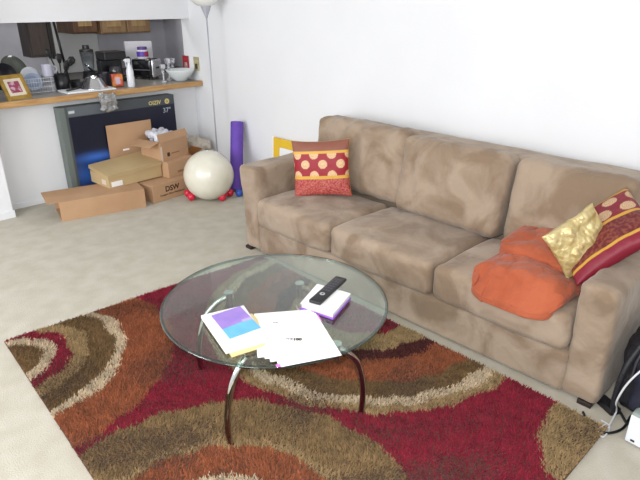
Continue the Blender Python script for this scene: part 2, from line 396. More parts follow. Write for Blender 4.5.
# ------------------------------------------------------------------ orange comforter
M_COMF = mat('rust_cotton', (172, 92, 64), .85, rgb2=(158, 80, 54), scale=5, sheen=.15, spec=.1, bump=.9, bscale=11, bdist=.025, dist=1)
def quadwarp(q4, z0, z1, seed, amp, crown=.03):
    A, B, Cc, D = [Vector(p+(0,)) for p in q4]
    def wp(q, u, nn):
        s = (q.x+1)/2; t = (q.y+1)/2
        p = A*(1-s)*(1-t)+B*s*(1-t)+Cc*s*t+D*(1-s)*t
        k = (q.z+1)/2; pf = max(0, (1-q.x**2))*max(0, (1-q.y**2))
        p.z = z0+(z1-z0)*k + crown*pf*(k)
        n2 = Vector((nn.x, nn.y, nn.z))
        am = amp*(1 if k > .05 else .15)
        rid = 1-abs(1.8*nz((p.x*1.5, p.y, p.z), 5, seed+3)); rid2 = 1-abs(1.8*nz((p.x, p.y*1.4, p.z), 11, seed+9))
        fr = max(0, min(1, 1-(p.x-2.11)/.12))
        fold = math.sin(p.y*78+5*nz(p, 6, seed)+p.z*24)
        d = fbm(p, 4, seed)*am*1.8 - am*1.3*max(0, rid)**4 - am*.35*max(0, rid2)**4 + am*.8*fr*fold*(.4+.6*abs(nz(p, 9, 3))*2)
        side = 1-abs(nn.z)
        d -= side*.014*math.exp(-((k-.45-.12*nz(p, 5, 8))/.10)**2)          # the crease between the two folded layers
        d += side*.004*math.sin(120*(p.y+.6*p.x)+6*nz(p, 9, 2))*(k < 1)
        t_ = max(0, min(1, (2.19-p.x)/.11)); p.z -= .075*t_*t_*(3-2*t_)*(1 if seed == 31 else 0)
        return p + Vector((n2.x*.9, n2.y*.9, n2.z*.8))*d
    return wp
# unit-cube soft box: r in unit space
bm = soft((1, 1, 1), .62, (110, 96, 26), quadwarp([(2.075, 1.18), (2.08, .75), (2.40, .73), (2.50, 1.17)], .402, .470, 31, .017, .045))
bm = soft((1, 1, 1), .45, (80, 80, 20), quadwarp([(2.38, 1.19), (2.36, .80), (2.72, .80), (2.75, 1.21)], .405, .525, 33, .014, .03), bm)
com = obj('comforter', bm, M_COMF, None, world=True, smooth=True, loc=(2.35, .96, .40))
tag(com, 'folded rust-orange comforter heaped on the right seat of the sofa', 'blanket')

# ------------------------------------------------------------------ glass coffee table
TC = Vector((1.34, 1.63, 0)); TR = .48; TZ = .42
tab = thing('coffee_table', 'round glass coffee table with four curved chrome legs standing on the rug', 'table', TC)
M_GL = glassmat('table_glass', (.86, .93, .88, 1), ior=1.75); M_GE = mat('glass_edge', (96, 128, 116), .12, spec=.8)
obj('glass_top', lathe([(0, TZ-.010), (TR-.012, TZ-.010), (TR-.012, TZ), (0, TZ)], n=96), M_GL, tab, smooth=False)
M_GB = glassmat('table_glass_rim', (.30, .42, .38, 1), ior=1.9)
obj('glass_rim', lathe([(TR-.012, TZ-.010), (TR-.003, TZ-.010), (TR, TZ-.007), (TR, TZ-.003), (TR-.003, TZ), (TR-.012, TZ)], n=96), M_GB, tab, smooth=True)
legs = [((.94, 1.45), (1.03, 1.43)), ((1.44, 1.215), (1.30, 1.23)), ((1.13, 1.93), (1.25, 1.845)), ((1.63, 1.66), (1.535, 1.69))]
for (fx, fy), (tx, ty) in legs:
    d = Vector((fx-TC.x, fy-TC.y, 0)).normalized()
    f = Vector((fx, fy, .012)); t = Vector((tx, ty, TZ-.055)); o1 = d*.02
    hz_ = lambda k, z_: Vector((t.x+(f.x-t.x)*k, t.y+(f.y-t.y)*k, z_))+d*.02*math.sin(PI*min(1, k))
    path = bez([hz_(0, TZ-.03), hz_(.28, .355), hz_(.62, .29), hz_(.9, .21), hz_(1.04, .13), hz_(1.04, .06), hz_(1.0, .010)], 8)
    l = obj('leg', tube(path, .013, n=16), M_CHROME, tab, world=True, smooth=True, auto=True)
    obj('post', lathe([(0, TZ-.085), (.014, TZ-.085), (.016, TZ-.08), (.016, TZ-.018), (.022, TZ-.014), (.022, TZ-.0105), (0, TZ-.0105)], n=24, at=(tx, ty, 0)), M_CHROME, l, world=True, smooth=True, auto=True)
    obj('foot_pad', lathe([(0, .006), (.015, .006), (.015, .014), (0, .014)], n=20, at=(fx, fy, 0)), M_BLACK, l, world=True)

# things on the table
def slab(q4, z0, z1, bm=None):
    b = bmesh.new(); lo = [b.verts.new((x, y, z0)) for x, y in q4]; hi = [b.verts.new((x, y, z1)) for x, y in q4]
    b.faces.new(lo); b.faces.new(hi)
    for i in range(4): b.faces.new((lo[i], lo[(i+1) % 4], hi[(i+1) % 4], hi[i]))
    return join(bm, b)
def rect(cx, cy, w_, h_, a):
    ca, sa = math.cos(a), math.sin(a)
    return [(cx+ca*x-sa*y, cy+sa*x+ca*y) for x, y in ((-w_/2, -h_/2), (w_/2, -h_/2), (w_/2, h_/2), (-w_/2, h_/2))]
T0 = TZ+.0005
PA = math.atan2(-.27, .25)
z = T0; 
sheets = [(1.195, 1.355, .0, 'bottom'), (1.205, 1.35, .05, ''), (1.19, 1.36, -.04, ''), (1.20, 1.345, .03, ''), (1.185, 1.365, .0, 'top')]
a0 = math.radians(43)
# stapled documents fanned out
fan = [(1.200, 1.412, 54, 'lowest white sheet of the papers fanned out on the glass table, its left edge showing'), (1.207, 1.392, 57, 'second lowest sheet in the fanned white papers on the glass table'),
       (1.203, 1.37, 60, 'middle sheet in the fanned white papers on the glass table'), (1.205, 1.345, 63, 'second from top sheet in the fanned white papers, with the pink tabs'),
       (1.20, 1.325, 63.5, 'topmost printed sheet of the white papers fanned out on the glass table')]
M_PINK = mat('pink_tab', (226, 120, 220), .6)
for k, (cx, cy, a, lab) in enumerate(fan):
    a = math.radians(a-90); zz = T0+k*.0032
    p = obj('paper_sheet', slab(rect(cx, cy, .222, .305, a), zz, zz+.003), M_WHITE, None, world=True, loc=(cx, cy, zz))
    tag(p, lab, 'paper', 'papers on the glass table')
    if k == 3:
        ca, sa = math.cos(a), math.sin(a)
        for (lx, ly) in ((-.10, -.160), (.116, .10)):
            obj('index_tab', slab(rect(cx+ca*lx-sa*ly, cy+sa*lx+ca*ly, .04 if ly < 0 else .012, .014 if ly < 0 else .05, a), zz+.001, zz+.0028), M_PINK, p, world=True)['label'] = 'pink index tab'
    if k == 4: top_sheet = (p, cx, cy, zz+.003)
p, cx, cy, zz = top_sheet
rd = Vector((Rt.x, Rt.y, 0)); fd = Vector((Fh.x, Fh.y, 0))
def flat(o, right, ang=0):
    r = Vector(right); r.z = 0; return frame_m(o, r, Vector((-r.y, r.x, 0)))
M_GREYINK = mat('grey_ink', (110, 110, 115), .6)
text('printed_line', 'THE', .014, flat((1.165, 1.345, zz+.0008), rd), M_GREYINK, p, bold=.0003)
text('printed_line', '100', .022, flat((1.185, 1.322, zz+.0008), rd), M_DARK, p, bold=.0012)
text('printed_line', '2009', .010, flat((1.205, 1.47, zz+.0008), rd), M_GREYINK, p)
# books at the left
bk = obj('booklet', slab([(1.02, 1.635), (.955, 1.42), (1.135, 1.375), (1.19, 1.60)], T0, T0+.009), mat('cream_pages', (226, 208, 150), .6), None, world=True, loc=(1.07, 1.5, T0))
tag(bk, 'cream booklet at the bottom of the small pile left of the papers', 'booklet')
bk = obj('notebook', slab([(1.02, 1.71), (.945, 1.44), (1.10, 1.395), (1.19, 1.655)], T0+.0095, T0+.024), mat('white_cover', (240, 238, 240), .5), None, world=True, loc=(1.06, 1.55, T0+.01))
tag(bk, 'white notebook under the purple and blue brochure on the glass table', 'notebook')
br_ = thing('brochure', 'purple and blue brochure on top of the white notebook', 'brochure', (1.08, 1.58, T0+.0245))
q = [(1.035, 1.69), (.985, 1.49), (1.115, 1.475), (1.17, 1.665)]
q = [(1.045, 1.675), (1.0, 1.49), (1.13, 1.47), (1.172, 1.655)]
lerp = lambda a, b_, t: (a[0]+(b_[0]-a[0])*t, a[1]+(b_[1]-a[1])*t)
m1 = lerp(q[0], q[1], .62); m2 = lerp(q[3], q[2], .58)
obj('purple_panel', slab([q[0], m1, m2, q[3]], T0+.0245, T0+.0275), mat('purple_print', (142, 118, 200), .4, rgb2=(160, 130, 205), scale=14), br_, world=True)['label'] = 'purple upper part'
obj('blue_panel', slab([m1, q[1], q[2], m2], T0+.0245, T0+.0275), mat('blue_print', (98, 172, 232), .4, rgb2=(110, 185, 240), scale=14), br_, world=True)['label'] = 'light blue lower part'
obj('title_bar', slab([(1.11, 1.565), (1.105, 1.548), (1.145, 1.54), (1.15, 1.557)], T0+.0277, T0+.0282), mat('pale_lilac', (190, 170, 225), .5), br_, world=True)
# tissue-like flat box at right with the remote on it
nb = thing('paperback_book', 'white paperback with purple edge under the black remote on the glass table', 'book', (1.47, 1.44, T0))
q = [(1.365, 1.50), (1.40, 1.345), (1.575, 1.41), (1.535, 1.575)]
obj('page_block', slab([lerp(a, (1.47, 1.457), .05) for a in q], T0+.006, T0+.024), mat('page_edges', (214, 208, 216), .7), nb, world=True)
obj('cover', slab(q, T0+.024, T0+.027), M_WHITE, nb, world=True)
obj('cover_back', slab([lerp(a, (1.49, 1.45), -.02) for a in q], T0, T0+.006, None), mat('purple_cover', (150, 100, 200), .5), nb, world=True).location.z -= 0.0
rz0 = T0+.0275
R0 = Vector((1.395, 1.45, 0)); R1 = Vector((1.64, 1.525, 0)); dd = (R1-R0); ra = math.atan2(dd.y, dd.x)
rem = thing('remote_control', 'black remote control lying on the white paperback', 'remote', ((R0.x+R1.x)/2, (R0.y+R1.y)/2, rz0), ra)
obj('case', box(-.125, .125, -.028, .028, 0, .016, .006, seg=3), mat('remote_black', (30, 30, 34), .4), rem, smooth=True, auto=True)
for i in range(9):
    for j in range(3):
        if i < 3: continue
        x = -.085+i*.022; y = -.013+j*.013
        obj('button', box(x-.005, x+.005, y-.004, y+.004, .0155, .0185, .0012), mat('button_grey', (84, 84, 92), .5), rem)
disc = obj('badge', lathe([(0, .016), (.011, .016), (.011, .0172), (0, .0172)], n=24, at=(-.055, 0, 0)), mat('silver_badge', (205, 205, 210), .35, .3), rem)
text('badge_letters', 'hp', .014, Matrix.Translation((-.055, 0, .0178)) @ Matrix.Rotation(0, 4, 'Z'), M_DARK, disc, world=False)
gs = obj('reading_glasses', tube(bez([(1.35, 1.48, T0+.004), (1.345, 1.50, T0+.012), (1.36, 1.52, T0+.02), (1.375, 1.515, T0+.012), (1.37, 1.495, T0+.004)], 6), .0022, n=8), M_STEEL, None, world=True, smooth=True, loc=(1.36, 1.5, T0))
tag(gs, 'thin silver wire loop lying behind the papers beside the paperback', 'wire')

# ------------------------------------------------------------------ big-screen carton and other boxes
tv = thing('television_box', 'large dark blue television carton standing on edge under the kitchen counter', 'box', (2.235, 4.80, 0))
TX0, TX1, TY0, TY1, TZ1 = 1.715, 2.775, 4.765, 4.875, .79
obj('carton', box(TX0, TX1, TY0, TY1, 0, TZ1, .003), mat('carton_side', (104, 112, 108), .6), tv, world=True)
b = bmesh.new(); nx, nzv = 150, 110; cols = []
vg = [[b.verts.new((TX0+(TX1-TX0)*i/nx, TY0-.0012, TZ1*j/nzv)) for j in range(nzv+1)] for i in range(nx+1)]
for i in range(nx):
    for j in range(nzv): b.faces.new((vg[i][j], vg[i+1][j], vg[i+1][j+1], vg[i][j+1]))
front = obj('printed_front', b, mat('carton_print', attr='print', rough=.35, spec=.5), tv, world=True)
xyz = verts_np(front.data); uu = (xyz[:, 0]-xyz[:, 0].min())/(TX1-TX0); vv = (xyz[:, 2]-xyz[:, 2].min())/TZ1
col = np.zeros((len(uu), 3)); navy = np.array(srgb(18, 22, 42)[:3]); blue = np.array(srgb(60, 110, 200)[:3]); grey = np.array(srgb(104, 112, 110)[:3]); lt = np.array(srgb(92, 98, 104)[:3])
glow = np.exp(-((uu-.24)/.16)**2-((vv-.44)/.05)**2)*.85 + np.exp(-((uu-.15)/.17)**2-((vv-.26)/.12)**2)*.55
col[:] = navy; col += glow[:, None]*(blue-navy)
col[vv > .9] = lt*.55; col[(vv > .9) & (uu < .42)] = lt
col[uu < .045] = grey; col[(uu > .045) & (uu < .06)] = grey*.5
col[(vv > .93) & (vv < .96) & (uu > .07) & (uu < .12)] = np.array(srgb(190, 196, 200)[:3])
col[(vv > .92) & (vv < .985) & (abs(uu-.37) < .006)] = np.array(srgb(190, 196, 200)[:3])
col[(abs((vv-.935)-(uu-.45)*.9) < .012) & (uu > .435) & (uu < .47)] = np.array(srgb(200, 205, 205)[:3])
set_color(front.data, 'print', col)
Tm = lambda x, z_: frame_m((x, TY0-.002, z_), (1, 0, 0), (0, 0, 1))
M_GOLDINK = mat('gold_ink', (205, 190, 120), .5); M_SILV = mat('silver_ink', (170, 176, 186), .5)
text('lettering', 'OIZIV', .048, Tm(2.575, .735), M_GOLDINK, tv, bold=.001)
bm_ = lathe([(.012, 0), (.024, 0), (.024, .0012), (.012, .0012)], n=24); bm_.transform(Tm(2.70, .737))
obj('round_logo', bm_, M_GOLDINK, tv, world=True)
text('lettering', '37"', .062, Tm(2.69, .655), M_SILV, tv, bold=.0006)
text('lettering', 'V', .03, Tm(2.70, .737), M_GOLDINK, tv, bold=.001)

def rbox(cx, cy, a): return Matrix.Translation((cx, cy, 0)) @ Matrix.Rotation(a, 4, 'Z')
def carton(name, label, fl, a, W, D, z0, h, m, open_top=False, lean=0):
    """closed or open box: fl = front-left bottom corner (x, y), yaw a"""
    t = thing(name, label, 'box', (fl[0], fl[1], z0), a)
    if not open_top:
        obj('body', box(0, W, 0, D, 0, h, .0025), m, t)
    else:
        th = .005; b = box(0, W, 0, th, 0, h); box(0, W, D-th, D, 0, h, bm=b); box(0, th, th, D-th, 0, h, bm=b); box(W-th, W, th, D-th, 0, h, bm=b)
        box(th, W-th, th, D-th, 0, th, bm=b); obj('body', b, m, t)
    return t
# long flat box on the floor
lb = thing('long_carton', 'long low brown carton lying on the carpet, its left end open', 'box', (1.435, 4.335, 0), math.atan2(-.15, .65))
b = box(0, .66, 0, .005, 0, .155); box(0, .66, .34, .345, 0, .155, bm=b); box(.655, .66, .005, .34, 0, .155, bm=b); box(0, .655, .005, .34, 0, .005, bm=b); obj('body', b, M_CARD, lb)
obj('lid_panel', box(0, .66, 0, .345, .155, .159), M_CARD, lb)
fl = obj('end_flap', box(-.085, 0, .005, .34, .156, .160, rot=Matrix.Rotation(0, 4, 'Y')), M_CARD, lb); 

obj('packing_foam', box(.05, .2, .03, .30, .01, .12, .01), mat('dark_packing', (70, 58, 50), .8), lb)
# shoe box with tilted lid
sb = thing('shoe_box', 'tan shoe box with a tilted lid on top of the long low carton', 'box', (1.875, 4.385, .16), .05)
b = box(0, .50, 0, .005, 0, .10); box(0, .50, .305, .31, 0, .10, bm=b); box(0, .005, .005, .305, 0, .10, bm=b); box(.495, .50, .005, .305, 0, .10, bm=b); box(.005, .495, .005, .305, 0, .004, bm=b)
obj('body', b, M_CARD2, sb)
lidb = box(-.006, .506, -.006, .316, .028, .032); box(-.006, .506, -.006, -.001, 0, .03, bm=lidb); box(-.006, .506, .311, .316, 0, .03, bm=lidb); box(-.006, -.001, -.001, .311, 0, .03, bm=lidb); box(.501, .506, -.001, .311, 0, .03, bm=lidb)
lidb.transform(Matrix.Translation((0, 0, .078)) @ Matrix.Rotation(math.radians(7), 4, 'X') @ Matrix.Rotation(math.radians(-3), 4, 'Y'))
obj('lid', lidb, M_CARD2, sb)
obj('white_label', box(.02, .12, -.0015, 0, .008, .05), M_WHITE, sb)['label'] = 'white paper sticker on the front'
obj('white_label', box(-.0015, 0, .05, .12, .02, .06), mat('pale_label', (220, 205, 190), .6), sb)
obj('tissue_paper', soft((.06, .02, .018), .015, (10, 6, 6), lambda q, u, nn: q+nn*.006*fbm(q, 40, 2)+Vector((.42, .03, .105))), M_WHITE, sb, smooth=True)
obj('shoe', box(.33, .42, .015, .05, .095, .112, .006), M_BLACK, sb)
# lettered carton
ds = carton('lettered_carton', 'low brown carton with dark lettering on the floor left of the exercise ball', (2.165, 4.21), math.radians(7), .41, .36, 0, .15, M_CARD)
text('lettering', 'DSW', .066, Matrix.Translation((.20, -.001, .095)) @ Matrix.Rotation(PI/2, 4, 'X'), M_DARK, ds, world=False, bold=.0015)
text('lettering', 'Designer Shoe Warehouse', .024, Matrix.Translation((.20, -.001, .05)) @ Matrix.Rotation(PI/2, 4, 'X'), M_DARK, ds, world=False)
mb = carton('middle_carton', 'small brown carton stacked on the lettered carton under the open one', (2.40, 4.33), math.radians(9), .30, .24, .15, .14, M_CARD)
obj('handle_hole', box(.22, .27, -.001, 0, .105, .118), mat('pale_hole', (205, 190, 170), .7), mb)
obj('printed_mark', box(.1, .2, -.001, 0, .03, .05), mat('faded_print', (150, 112, 78), .8), mb)
ob_ = carton('open_carton', 'open brown carton full of papers on top of the carton stack', (2.385, 4.40), math.radians(14), .33, .25, .29, .17, M_CARD, True)
bb = box(0, .345, -.001, .002, 0, .07); bb.transform(Matrix.Translation((0, .002, .17)) @ Matrix.Rotation(math.radians(-28), 4, 'X')); obj('flap', bb, M_CARD, ob_)
bb = box(-.12, 0, 0, .25, 0, .003); bb.transform(Matrix.Translation((0, .01, .168)) @ Matrix.Rotation(math.radians(-14), 4, 'Y')); obj('flap', bb, M_CARD, ob_)
bb = box(0, .345, 0, .003, 0, .03); bb.transform(Matrix.Translation((0, .267, .17))); obj('flap', bb, M_CARD, ob_)
obj('printed_mark', box(.07, .1, -.0012, 0, .03, .065), M_DARK, ob_); obj('printed_mark', box(.12, .22, -.0012, 0, .045, .055), mat('faded_print', (150, 112, 78), .8), ob_)
obj('tape', box(-.001, .016, -.0014, 0, 0, .13), mat('clear_tape', (215, 200, 185), .3), ob_)
for i, (x, y, z0, w_, h_, a, c, lab) in enumerate([(.10, .10, .01, .13, .185, 4, (235, 235, 240), 'white envelope bundle at the front of the open carton'), (.21, .11, .01, .14, .19, -5, (225, 225, 235), 'pale booklet beside the envelopes in the open carton'), (.16, .18, .01, .2, .2, 2, (190, 195, 225), 'pale lilac paper stack at the back of the open carton')]):
    bb = box(-w_/2, w_/2, -.02, .02, 0, h_, .004); bb.transform(Matrix.Rotation(math.radians(a), 4, 'Y')); bb.transform(Matrix.Translation((x, y, z0+.01)))
    bb.transform(wm(ob_)); lc = wm(ob_) @ Vector((x, y, z0+.01))
    o = obj('paper_bundle', bb, mat('bundle%d' % i, c, .5), None, world=True, loc=lc); tag(o, lab, 'papers')
def crumple(half, seed, amp, bmx=None, at=(0, 0, 0)):
    def wp(q, u, nn): return q + nn*(amp*abs(fbm(q, 14, seed))*1.3) + Vector(at)
    return soft(half, min(half)*.9, (22, 22, 14), wp, bmx)
M_PLAS = mat('plastic_film', (205, 205, 215), .18, spec=.9, bump=.8, bscale=40)
pl = wm(ob_) @ Vector((.13, .165, .205))
o = obj('plastic_bag', crumple((.085, .06, .03), 5, .02), M_PLAS, None, smooth=True, loc=pl); tag(o, 'crumpled clear plastic bag on the papers in the open carton', 'bag')
# cardboard sheet standing behind
cs = obj('cardboard_sheet', box(2.075, 2.50, 4.74, 4.745, .0, .60, rot=None), M_CARD, None, world=True, loc=(2.28, 4.74, 0)); tag(cs, 'flat brown cardboard sheet standing in front of the dark television carton', 'cardboard')
ww = box(2.20, 2.26, 4.7375, 4.7395, .36, .375); obj('paper_tag', ww, M_WHITE, cs, world=True)['label'] = 'small white paper sticker'
cs.data.transform(Matrix.Identity(4))
# cartons behind ball
ca = carton('corner_carton', 'brown carton half hidden between the carton stack and the exercise ball', (2.70, 4.58), math.radians(14), .12, .20, 0, .28, M_CARD)
bb = box(0, .15, 0, .003, 0, .11); bb.transform(Matrix.Translation((.02, 0, .28)) @ Matrix.Rotation(math.radians(20), 4, 'Y') @ Matrix.Rotation(math.radians(50), 4, 'X')); obj('flap', bb, mat('orange_card', (186, 126, 66), .8), ca)
cb = carton('beige_carton', 'pale beige carton in the room corner beneath a crumpled plastic bag', (2.87, 4.60), math.radians(2), .20, .24, 0, .25, mat('beige_card', (196, 180, 158), .8))
o = obj('plastic_bag', crumple((.10, .11, .05), 8, .035), mat('cloudy_film', (200, 190, 175), .3, bump=.8, bscale=40), None, smooth=True, loc=(2.955, 4.72, .29)); tag(o, 'crumpled cloudy plastic bag in the corner behind the lamp pole', 'bag')
# paper packaging hanging over the top of the tv carton
o = obj('plastic_bag', put(soft((.07, .028, .07), .02, (24, 10, 22), wrinkle(.022, 20, 6)), 2.12, 4.72, .80), mat('grey_film', (140, 140, 140), .25, bump=.6, bscale=40, spec=.8), None, world=True, smooth=True, loc=(2.12, 4.72, .73))
tag(o, 'crumpled grey plastic bag hanging over the top edge of the television carton', 'bag')

# ------------------------------------------------------------------ exercise ball, dumbbells, mat
BC = Vector((2.585, 3.985, .215))
prof = [(max(0, .213*math.sin(PI*k/64)), -.213*math.cos(PI*k/64)) for k in range(65)]
prof[0] = (0, prof[0][1]); prof[-1] = (0, prof[-1][1])
ball = thing('exercise_ball', 'large pearl-white exercise ball resting between red hand weights', 'ball', (BC.x, BC.y, 0))
obj('ball_skin', lathe(prof, n=72, at=BC), mat('pearl_vinyl', (226, 222, 208), .27, coat=.3, spec=.6, rgb2=(216, 212, 196)), ball, world=True, smooth=True)
obj('valve_plug', lathe([(0, -.002), (.008, -.002), (.008, .003), (0, .003)], n=14, at=(BC.x, BC.y, BC.z+.212)), M_WHITE, ball, world=True)
M_RED = mat('red_vinyl', (206, 34, 62), .3, spec=.6)
def dumbbell(a, c_, lab, m, cat='dumbbell'):
    A = Vector(a); B = Vector(c_); d = B-A; t = thing('dumbbell', lab, cat, ((A+B)/2).xy.to_3d(), math.atan2(d.y, d.x), 'hand weights around the ball')
    L = d.length; R_ = Matrix.Rotation(PI/2, 4, 'Y')
    for s in (-1, 1):
        p_ = [(.034*math.sin(PI*k/14)**.8 if 0 < k < 14 else 0, -.032*math.cos(PI*k/14)) for k in range(15)]
        obj('head', lathe(p_, n=24, rot=R_, at=(s*L/2, 0, .034)), m, t, smooth=True)
    obj('handle', tube([(-L/2, 0, .034), (L/2, 0, .034)], .014, n=14), m, t, smooth=True)
dumbbell((2.44, 4.06, 0), (2.475, 4.17, 0), 'red hand weight at the left side of the exercise ball', M_RED)
dumbbell((2.625, 3.865, 0), (2.745, 3.92, 0), 'red hand weight at the right side of the exercise ball', M_RED)
dumbbell((2.80, 3.855, 0), (2.90, 3.83, 0), 'blue hand weight beneath the leaning purple mat', mat('blue_vinyl', (46, 84, 176), .4))
rb = obj('resistance_band', tube(bez([(2.95, 3.90, .09), (2.95, 3.87, .16), (2.97, 3.87, .22), (3.0, 3.89, .16), (3.0, 3.92, .03)], 6), .012, n=10), mat('dark_red_rubber', (130, 26, 46), .5), None, world=True, smooth=True, loc=(3.0, 3.9, 0)); tag(rb, 'dark red rubber band between the purple mat and the sofa', 'band')
# rolled mat, leaning in the corner by the wall
mt = thing('yoga_mat', 'rolled purple yoga mat leaning upright against the white wall', 'mat', (2.86, 4.03, 0))
ax0 = Vector((2.87, 3.995, .0)); ax1 = Vector((3.02, 4.13, .575)); dv = (ax1-ax0).normalized(); Lm = (ax1-ax0).length
b = bmesh.new(); turns = 4.2; N_ = 150; rr = []
e1 = dv.orthogonal().normalized(); e2 = dv.cross(e1)
for i in range(N_+1):
    th = turns*2*PI*i/N_; r_ = .012+.048*i/N_
    off = (e1*math.cos(th)+e2*math.sin(th)); rr.append([b.verts.new(ax0+off*(r_+k*.0035)+dv*h_+Vector((0, 0, .015))) for h_, k in ((0, 0), (Lm, 0), (Lm, 1), (0, 1))])
for a, c_ in zip(rr, rr[1:]):
    for k in range(4): b.faces.new((a[k], a[(k+1) % 4], c_[(k+1) % 4], c_[k]))
b.faces.new(rr[0]); b.faces.new(rr[-1])
obj('roll', b, mat('purple_foam', (104, 72, 172), .75, rgb2=(96, 64, 162), scale=12), mt, world=True)
# ------------------------------------------------------------------ torchiere lamp
LX, LY = 2.92, 4.325
lp = thing('floor_lamp', 'slim grey torchiere floor lamp in the room corner', 'lamp', (LX, LY, 0))
M_LAMP = mat('grey_lamp_metal', (178, 180, 190), .45, .2)
obj('base', lathe([(0, 0), (.11, 0), (.115, .008), (.11, .018), (.03, .03), (.012, .045), (0, .045)], at=(LX, LY, 0)), M_LAMP, lp, world=True, smooth=True, auto=True)
obj('pole', tube([(LX, LY, .04), (LX-.01, LY, 1.49)], .006, n=12), M_LAMP, lp, world=True, smooth=True)
obj('collar', lathe([(0, 1.455), (.010, 1.46), (.020, 1.49), (.042, 1.545), (.045, 1.555), (0, 1.555)], at=(LX-.01, LY, 0)), M_LAMP, lp, world=True, smooth=True, auto=True)
obj('shade', lathe([(.03, 1.552), (.07, 1.56), (.12, 1.60), (.15, 1.66), (.155, 1.68), (.15, 1.68), (.115, 1.61), (.065, 1.568), (.03, 1.558)], at=(LX-.02, LY, 0)), mat('frosted_glass', (236, 236, 232), .4), lp, world=True, smooth=True)

# ------------------------------------------------------------------ picture frame behind the sofa
pf = thing('framed_picture', 'yellow-gold picture frame with a white mat leaning on the wall behind the left armrest', 'frame', (3.05, 3.36, 0))
def leanf(bm, x=3.045, a=2.5): bm.transform(Matrix.Translation((x, 0, 0)) @ Matrix.Rotation(math.radians(a), 4, 'Y')); return bm
y0, y1, zt = 3.05, 3.67, .52
b = box(-.01, .01, y0, y0+.075, 0, zt, .002); box(-.01, .01, y1-.075, y1, 0, zt, .002, bm=b); box(-.01, .01, y0+.075, y1-.075, 0, .075, .002, bm=b); box(-.01, .01, y0+.075, y1-.075, zt-.075, zt, .002, bm=b)
obj('frame', leanf(b), mat('yellow_gold', (226, 186, 48), .4), pf, world=True)
obj('white_edge', leanf(box(-.012, .002, y1, y1+.008, 0, zt+.006)), M_WHITE, pf, world=True)
obj('mat_board', leanf(box(-.004, .004, y0+.075, y1-.075, .075, zt-.075)), mat('white_mat', (235, 236, 240), .7), pf, world=True)
obj('picture', leanf(box(-.006, -.004, y0+.18, y1-.18, .16, zt-.17)), mat('pale_picture', (205, 200, 190), .6), pf, world=True)

# ------------------------------------------------------------------ kitchen counter and its things
CZ = .885
ct = thing('kitchen_counter', 'grey laminate bar counter with an oak front edge under the pass-through', 'counter', (2.1, 5.0, .845))
bb = box(.6, 3.097, 4.775, 5.04, .846, CZ); box(.6, 3.71, 5.041, 5.60, .846, CZ, bm=bb); obj('laminate_top', bb, mat('grey_laminate', (150, 148, 142), .3, rgb2=(135, 132, 126), scale=60), ct, world=True)
obj('oak_edge', box(.6, 3.097, 4.75, 4.775, .840, CZ+.001, .004), M_WOOD, ct, world=True)['label'] = 'oak front edge'
cbn = thing('base_cabinet', 'low kitchen base cabinet below the bar counter on the kitchen side', 'cabinet', (2.1, 5.2, 0))
obj('body', box(.6, 3.71, 5.045, 5.54, 0, .845), M_CAB, cbn, world=True)
rc = thing('kitchen_worktop', 'back kitchen run of cabinets and worktop along the rear kitchen wall', 'cabinet', (2.2, 6.1, 0))
obj('body', box(.6, 3.71, 5.88, KY-.002, 0, .83), M_CAB, rc, world=True)
obj('worktop', box(.6, 3.71, 5.85, KY-.002, .831, .87, .004), mat('dark_laminate', (86, 80, 78), .35), rc, world=True)
def cab(name, label, x0, x1, y0, y1, z0, z1, nd, m=M_CAB, m2=None):
    t = thing(name, label, 'cabinet', ((x0+x1)/2, (y0+y1)/2, z0))
    obj('body', box(x0, x1, y0, y1, z0, z1, .003), m, t, world=True)
    wd_ = (x1-x0)/nd
    for i in range(nd):
        dr = obj('door', box(x0+i*wd_+.006, x0+(i+1)*wd_-.006, y0-.02, y0-.001, z0+.012, z1-.01, .004), m2 or m, t, world=True)
        b = box(x0+i*wd_+.06, x0+(i+1)*wd_-.06, y0-.023, y0-.02, z0+.07, z1-.07, .001); obj('door_panel', b, mat('oak_panel', (196, 164, 116), .5, rgb2=(172, 140, 96), scale=5, stretch=(6, 6, 1)), dr, world=True)
    return t
cab('wall_cabinet', 'small dark oak wall cabinet below the header in front of the pale panel', 2.44, 2.70, 6.02, KY-.002, 1.285, 2.0, 1)
cab('wall_cabinet', 'oak wall cabinet with light door panels above the white canister', 2.74, 3.30, 6.02, KY-.002, 1.272, 2.0, 2, mat('light_oak', (170, 140, 104), .5, rgb2=(150, 118, 84), scale=5, stretch=(6, 6, 1)))
M_PANEL = mat('pale_panel', (236, 240, 238), .4, rgb2=(228, 232, 230), scale=3)
o = obj('wall_panel', box(2.30, 2.86, 6.40, KY-.002, .872, 2.05, .004), M_PANEL, None, world=True, loc=(2.6, 6.42, .872)); tag(o, 'pale grey-white panel on the rear kitchen wall behind the blender and utensils', 'panel')
tl = thing('tall_cabinet', 'dark brown tall cabinet door at the left of the pale wall panel', 'cabinet', (1.98, 5.7, 1.12))
MD = mat('dark_brown_wood', (88, 76, 70), .5, rgb2=(72, 60, 56), scale=5, stretch=(6, 6, 1))
obj('body', box(1.86, 2.08, 5.58, 5.80, 1.12, 2.1, .004), MD, tl, world=True)
obj('door_panel', box(1.87, 2.03, 5.565, 5.578, 1.14, 2.05, .003), MD, tl, world=True)
obj('edge_strip', box(2.035, 2.06, 5.56, 5.578, 1.10, 2.05, .002), M_BLACK, tl, world=True)
o = obj('broom_handle', tube([(2.125, 5.50, .886), (2.075, 5.53, 1.55)], .011, n=10), M_BLACK, None, world=True, smooth=True, loc=(2.10, 5.49, .886)); tag(o, 'black upright pole left of the pale wall panel', 'pole')

def onz(u, v, z_):
    d = fw*F_PX + Rt*(u-320) - up*(v-240); t = (z_-H)/d.z; return Vector((0, 0, H)) + d*t
